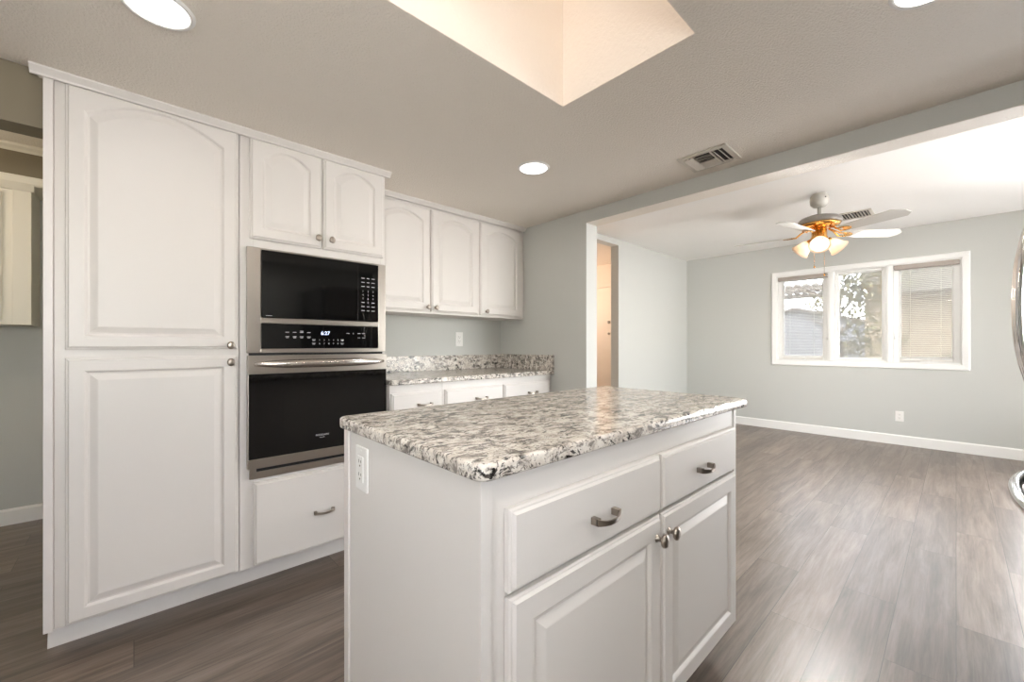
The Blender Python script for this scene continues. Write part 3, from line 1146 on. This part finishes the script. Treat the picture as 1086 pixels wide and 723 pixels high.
x0, x1, y0, y1 = 2.083, 2.303, .748, .992
rg, fw = register('ceiling_vent', 'small beige three-way air vent on the kitchen ceiling beside the header', x0, x1, y0, y1, ZK)
ym0, ym1 = y0 + .085, y1 - .075
for yy in (ym0, ym1):
    part('divider', MB().box(x0 + fw, x1 - fw, yy - .003, yy + .003, ZK - .011, ZK - .002), 'vent', rg)
for k in range(5):
    xx = x0 + fw + .018 + k * .031
    part('louvre', louvre('y', ym0 + .003, ym1 - .003, xx, .026, ZK - .010, math.radians(42 if k < 3 else -38)), 'vent', rg)
for k in range(2):
    part('louvre', louvre('x', x0 + fw, x1 - fw, y0 + fw + .014 + k * .027, .022, ZK - .010, math.radians(42)), 'vent', rg)
for k in range(2):
    part('louvre', louvre('x', x0 + fw, x1 - fw, y1 - fw - .012 - k * .022, .022, ZK - .010, math.radians(-20)), 'vent', rg)

x0, x1, y0, y1 = 5.235, 5.53, .555, .835
rg, fw = register('ceiling_vent', 'white louvred air vent on the living room ceiling behind the fan', x0, x1, y0, y1, ZL)
for k in range(9):
    part('louvre', louvre('x', x0 + fw, x1 - fw, y0 + fw + .014 + k * .0245, .020, ZL - .008, math.radians(38)), 'vent', rg)

# ================================================================== CEILING FAN
FX, FY = 4.425, .815
fan = thing('ceiling_fan', (FX, FY, ZL), 'white five-blade ceiling fan with brass fittings and three lit glass shades', 'ceiling fan')
c = (FX, FY, 0)
part('canopy', MB().lathe([(.050, ZL), (.066, ZL - .02), (.070, ZL - .055), (.064, ZL - .090), (.045, ZL - .110), (.018, ZL - .114)], c, seg=32), 'fanwhite', fan)
part('canopy_hole', MB().lathe([(.006, 0), (.006, .002)], (FX - .046, FY - .052, ZL - .045), (-.66, -.75, 0), 12), 'slot', fan)
part('downrod', MB().lathe([(.014, ZL - .112), (.014, 2.275), (.026, 2.272), (.030, 2.262)], c, seg=20), 'fanwhite', fan)
part('motor_housing', MB().lathe([(.035, 2.268), (.085, 2.262), (.135, 2.246), (.160, 2.222), (.164, 2.205), (.155, 2.190)], c, seg=40), 'fanrim', fan)
part('motor_band', MB().lathe([(.154, 2.1905), (.145, 2.172), (.110, 2.160), (.075, 2.152), (.050, 2.150)], c, seg=40), 'brass', fan)
part('switch_housing', MB().lathe([(.048, 2.152), (.056, 2.140), (.056, 2.084), (.062, 2.074), (.054, 2.052), (.030, 2.044)], c, seg=32), 'brass', fan)
BZ = 2.104
for k in range(5):
    ang = math.radians(97 + 72 * k)
    mt = Matrix.Translation((FX, FY, BZ)) @ Matrix.Rotation(ang, 4, 'Z') @ Matrix.Rotation(math.radians(-13), 4, 'X')
    bl = MB()
    out = [(.205, -.052), (.60, -.072), (.665, -.020), (.665, .032), (.62, .072), (.205, .052)]
    bl.prism(out, -.004, .004, 'z').xform(mt)
    bo = part('blade', bl, 'blade', fan, .001)
    ir = MB()
    ir.tube([(.085, 0, .050), (.125, .006, .030), (.170, .026, -.006), (.235, .030, -.006)], .0065, 8)
    ir.tube([(.085, 0, .050), (.125, -.006, .030), (.170, -.026, -.006), (.235, -.030, -.006)], .0065, 8)
    ir.lathe([(.030, -.010), (.030, -.005)], (.238, 0, 0), (0, 0, 1), 20)
    ir.xform(mt)
    part('blade_iron', ir, 'brass', bo)
for k in range(3):
    ang = math.radians(191 + 120 * k)
    d = Vector((math.cos(ang) * .80, math.sin(ang) * .80, -.66)).normalized()
    p0 = Vector((FX, FY, 2.072)) + Vector((math.cos(ang), math.sin(ang), 0)) * .050
    ar = MB().tube([p0 - d * .02, p0 + d * .022], .012, 12).lathe([(.020, .018), (.026, .026), (.026, .044)], p0, d, 20)
    arm = part('lamp_arm', ar, 'brass', fan)
    shd = MB().lathe([(.024, .036), (.034, .048), (.047, .075), (.056, .105), (.066, .132), (.078, .150), (.0765, .151), (.064, .133), (.053, .105), (.044, .075), (.031, .049), (.022, .037)], p0, d, 32, cap=False)
    part('lamp_shade', shd, 'shade', arm)
    ld_ = bpy.data.lights.new('shade_glow', 'AREA')
    ld_.shape = 'DISK'
    ld_.size = .05
    ld_.spread = math.radians(160)
    ld_.energy = 12.5
    ld_.color = (1, .975, .945)
    lo = bpy.data.objects.new('shade_glow', ld_)
    C.objects.link(lo)
    lo.parent = arm
    lo.location = p0 + d * .140 - Vector(ORIGIN[fan.name])
    lo.rotation_euler = d.to_track_quat('-Z', 'Y').to_euler()
    part('bulb', MB().lathe([(.010, .040), (.012, .055), (.024, .085), (.028, .100), (.024, .117), (.012, .128), (.001, .130)], p0, d, 20), 'bulb', arm)
pc = MB().tube([(FX - .03, FY + .03, 2.06), (FX - .03, FY + .03, 1.83)], .0012, 6)
pc.lathe([(.002, 0), (.006, -.008), (.006, -.018), (.002, -.024)], (FX - .03, FY + .03, 1.83), (0, 0, 1), 12)
part('pull_chain', pc, 'brass', fan)
pc = MB().tube([(FX + .03, FY - .03, 2.06), (FX + .03, FY - .03, 1.76)], .0012, 6)
pc.lathe([(.002, 0), (.006, -.008), (.006, -.018), (.002, -.024)], (FX + .03, FY - .03, 1.76), (0, 0, 1), 12)
part('pull_chain', pc, 'brass', fan)

# ================================================================== BLINDS
def blind(ya, yb, label):
    t = thing('window_blind', (XF + .02, (ya + yb) / 2, 2.038), label, 'blind', 'blinds of the living room window')
    part('headrail', MB().box(XF - .012, XF + .040, ya + .004, yb - .004, 1.988, 2.038), 'blind', t, .004)
    z = 1.975
    k = 0
    while z > .975:
        sl = MB().prism([(XF + .009, z), (XF + .014, z + .0008), (XF + .019, z), (XF + .019, z + .0006), (XF + .014, z + .0014), (XF + .009, z + .0006)], ya + .052, yb - .052, 'y')
        part('slat', sl, 'slat', t)
        z -= .0185
        k += 1
    cd = MB()
    for yy in (ya + .14, yb - .14):
        cd.tube([(XF + .0055, yy, 1.99), (XF + .0055, yy, .965)], .0008, 5)
    part('ladder_cord', cd, 'slat', t)
    part('bottom_rail', MB().box(XF + .005, XF + .023, ya + .052, yb - .052, .955, .967), 'slat', t, .002)


blind(1.094, 1.635, 'open slatted blind with taupe headrail in the left pane of the window')
blind(-.030, .488, 'open slatted blind with taupe headrail in the right pane of the window')

# ================================================================== REFRIGERATOR
fr_ = thing('refrigerator', (1.92, -.6, 0), 'stainless refrigerator at the right edge, only its bowed chrome handles showing', 'refrigerator')
YFD = -.196
part('body', MB().box(1.470, 2.370, -.98, YFD - .062, .03, 1.76), 'fridge', fr_, .004)
part('base_grille', MB().box(1.480, 2.360, -.96, YFD - .07, 0, .03), 'black', fr_)
def vhandle(x):
    pts, rad = [], []
    for k in range(25):
        t_ = -1 + 2 * k / 24
        pts.append((x, YFD - .004 + .071 * (1 - abs(t_) ** 2.4), 1.253 + .36 * t_))
        rad.append(.0125 if abs(t_) < .98 else .009)
    return MB().tube(pts, rad, 14, 1.3, (0, 1, 0))


for a, b_, hx in ((1.472, 1.918, 1.885), (1.922, 2.368, 1.958)):
    d = part('door', MB().box(a, b_, YFD - .058, YFD, .745, 1.755), 'fridge', fr_, .008)
    part('handle', vhandle(hx), 'chrome', d, label='bowed chrome door handle')
d = part('freezer_drawer', MB().box(1.472, 2.368, YFD - .058, YFD, .06, .737), 'fridge', fr_, .008)
pts = []
for k in range(33):
    t_ = -1 + 2 * k / 32
    pts.append((1.92 + .38 * t_, YFD - .004 + .078 * (1 - abs(t_) ** 2.4), .692))
hb = MB().tube(pts, .0150, 14, 1.35)
part('handle', hb, 'chrome', d, label='bowed chrome freezer handle')

# ================================================================== PASSAGE CABINET
pc_ = thing('wall_cabinet', (-1.0, 3.9, 1.25), 'cream hanging cabinet in the passage left of the pantry', 'cabinet')
part('body', MB().box(-1.50, -.450, 3.742, 4.048, 1.25, 2.070), 'oldcab', pc_, .002)
part('face_stile', MB().box(-.522, -.448, 3.730, 3.742, 1.25, 2.060), 'oldcab', pc_, .002)
part('door', panel_door(-1.02, -.560, 1.270, 2.02, 3.722, stile=.06), 'oldcab', pc_)
part('door', panel_door(-1.49, -1.03, 1.270, 2.02, 3.722, stile=.06), 'oldcab', pc_)
part('top_moulding', MB().prism([(3.742, 2.074), (3.700, 2.074), (3.712, 2.055), (3.722, 2.040), (3.742, 2.040)], -1.51, -.436, 'x'), 'oldcab', pc_)

# ================================================================== OUTDOORS
gd = struct('ground', MB().box(XF + .15, 40, -22, 26, -.30, -.10), 'ground')
bw = part('block_wall', MB().box(13.0, 13.2, -8, 1.5, -.11, 2.62).box(12.96, 13.24, -8, 1.5, 2.62, 2.70), 'blockwall')
tag(bw, 'tan block garden wall seen through the right pane of the window', 'wall')
pt = thing('patio_cover', (12.5, -1.5, -.1), 'dark porch roof along the top of the right window pane', 'porch roof')
part('beam', MB().box(12.35, 12.50, -6.0, 1.50, 2.30, 2.95), 'patio', pt, .005)
rf = MB()
for k in range(30):
    yy = -6.0 + k * .25
    rf.prism([(yy, 2.95), (yy + .12, 2.95), (yy + .15, 3.0), (yy + .21, 3.0), (yy + .25, 2.95), (yy + .25, 2.98), (yy + .22, 3.04), (yy + .14, 3.04), (yy + .11, 2.98), (yy, 2.98)], 12.25, 12.94, 'x')
part('corrugated_roof', rf, 'patio', pt)
for yy in (-5.0, -2.2):
    part('post', MB().box(12.37, 12.49, yy, yy + .12, -.10, 2.30), 'patio', pt, .004)
aw = thing('slatted_awning', (13.2, 3.4, -.1), 'pale slatted awning seen in the top of the left window pane', 'awning')
for k in range(14):
    part('slat', MB().box(12.4, 14.4, 2.15 + k * .19, 2.25 + k * .19, 2.62, 2.68), 'awning', aw)
part('beam', MB().box(14.25, 14.37, 2.0, 4.9, 2.50, 2.62), 'awning', aw)
part('beam', MB().box(12.5, 12.62, 2.0, 4.9, 2.52, 2.62), 'awning', aw)
for xx, yy, zz in ((14.25, 2.33, 2.50), (14.25, 4.7, 2.50), (12.5, 2.04, 2.52), (12.5, 4.7, 2.52)):
    part('post', MB().box(xx, xx + .12, yy, yy + .12, -.10, zz), 'awning', aw)
sd = thing('garden_shed', (19, 3.9, -.1), 'pale gabled shed seen through the left window pane', 'shed')
sb = MB()
ya, yb, ym, ze, za = 1.7, 6.3, 4.02, 1.80, 2.44
sb.prism([(ya, -.10), (yb, -.10), (yb, ze), (ym, za), (ya, ze)], 18.0, 21, 'x')
part('wall', sb, 'siding', sd)
bd = MB()
for k in range(12):
    bd.box(17.985, 18.0, ya, yb, .05 + k * .17, .07 + k * .17)
part('siding_boards', bd, 'siding', sd)
rf = MB()
sl = (za - ze) / (ym - ya)
rf.prism([(ya - .25, ze - .25 * sl), (ym, za), (ym, za + .09), (ya - .25, ze - .25 * sl + .09)], 17.8, 21.2, 'x')
sl = (za - ze) / (yb - ym)
rf.prism([(yb + .25, ze - .25 * sl), (ym, za), (ym, za + .09), (yb + .25, ze - .25 * sl + .09)], 17.8, 21.2, 'x')
part('roof', rf, 'shingle', sd)
part('window', MB().box(17.97, 18.0, 2.35, 2.75, .85, 1.25), 'patio', sd)

random.seed(4)
def leaf_cloud(blobs, n, size):
    mb = MB()
    for _ in range(n):
        cx, cy, cz, r = random.choice(blobs)
        d = Vector((random.gauss(0, 1), random.gauss(0, 1), random.gauss(0, 1))).normalized() * r * random.random() ** .4
        p = Vector((cx, cy, cz)) + d
        q = Matrix.Rotation(random.uniform(0, 2 * PI), 3, 'Z') @ Matrix.Rotation(random.uniform(-1.2, 1.2), 3, 'X')
        s = size * random.uniform(.6, 1.3)
        vs = [p + q @ Vector(u) * s for u in ((0, -1, 0), (.42, -.1, .1), (0, 1, 0), (-.42, -.1, .1))]
        mb.add(vs, [(0, 1, 2), (0, 2, 3)])
    return mb


tr_ = thing('tree', (11.3, 1.75, -.1), 'leafy olive-green tree in the middle window pane', 'tree')
tb = MB().tube([(11.3, 1.75, -.1), (11.33, 1.72, .8), (11.25, 1.78, 1.5), (11.3, 1.7, 2.2)], [.09, .075, .06, .03], 10)
for k in range(7):
    a = k * 2.4
    z = 1.1 + .13 * k
    tb.tube([(11.28, 1.75, z), (11.28 + .35 * math.cos(a), 1.75 + .35 * math.sin(a), z + .35), (11.28 + .7 * math.cos(a), 1.75 + .75 * math.sin(a), z + .55)], [.03, .02, .008], 7)
part('trunk', tb, 'bark', tr_)
lf = part('foliage', leaf_cloud([(11.3, 1.7, 2.35, .55), (11.2, 1.2, 2.3, .45), (11.4, 2.0, 2.0, .35), (11.3, 1.35, 1.75, .4), (11.2, 1.0, 1.3, .4), (11.4, 1.5, 1.1, .35), (11.3, .9, 2.5, .4), (11.25, 1.6, 2.45, .4), (11.2, 1.45, 2.35, .3), (11.3, 1.3, 2.15, .3)], 1900, .065), 'leaf', tr_)
lf['kind'] = 'stuff'
for cx, cy, lab in ((12.2, .92, 'small green bush low in the left of the right window pane'), (12.2, .02, 'small green bush low in the right of the right window pane')):
    t = thing('bush', (cx, cy, -.1), lab, 'bush', None)
    part('stem', MB().tube([(cx, cy, -.1), (cx, cy, .5)], .02, 7), 'bark', t)
    f = part('foliage', leaf_cloud([(cx, cy, .55, .28), (cx, cy + .1, .85, .22), (cx, cy - .15, .7, .2)], 260, .05), 'leaf', t)
    f['kind'] = 'stuff'
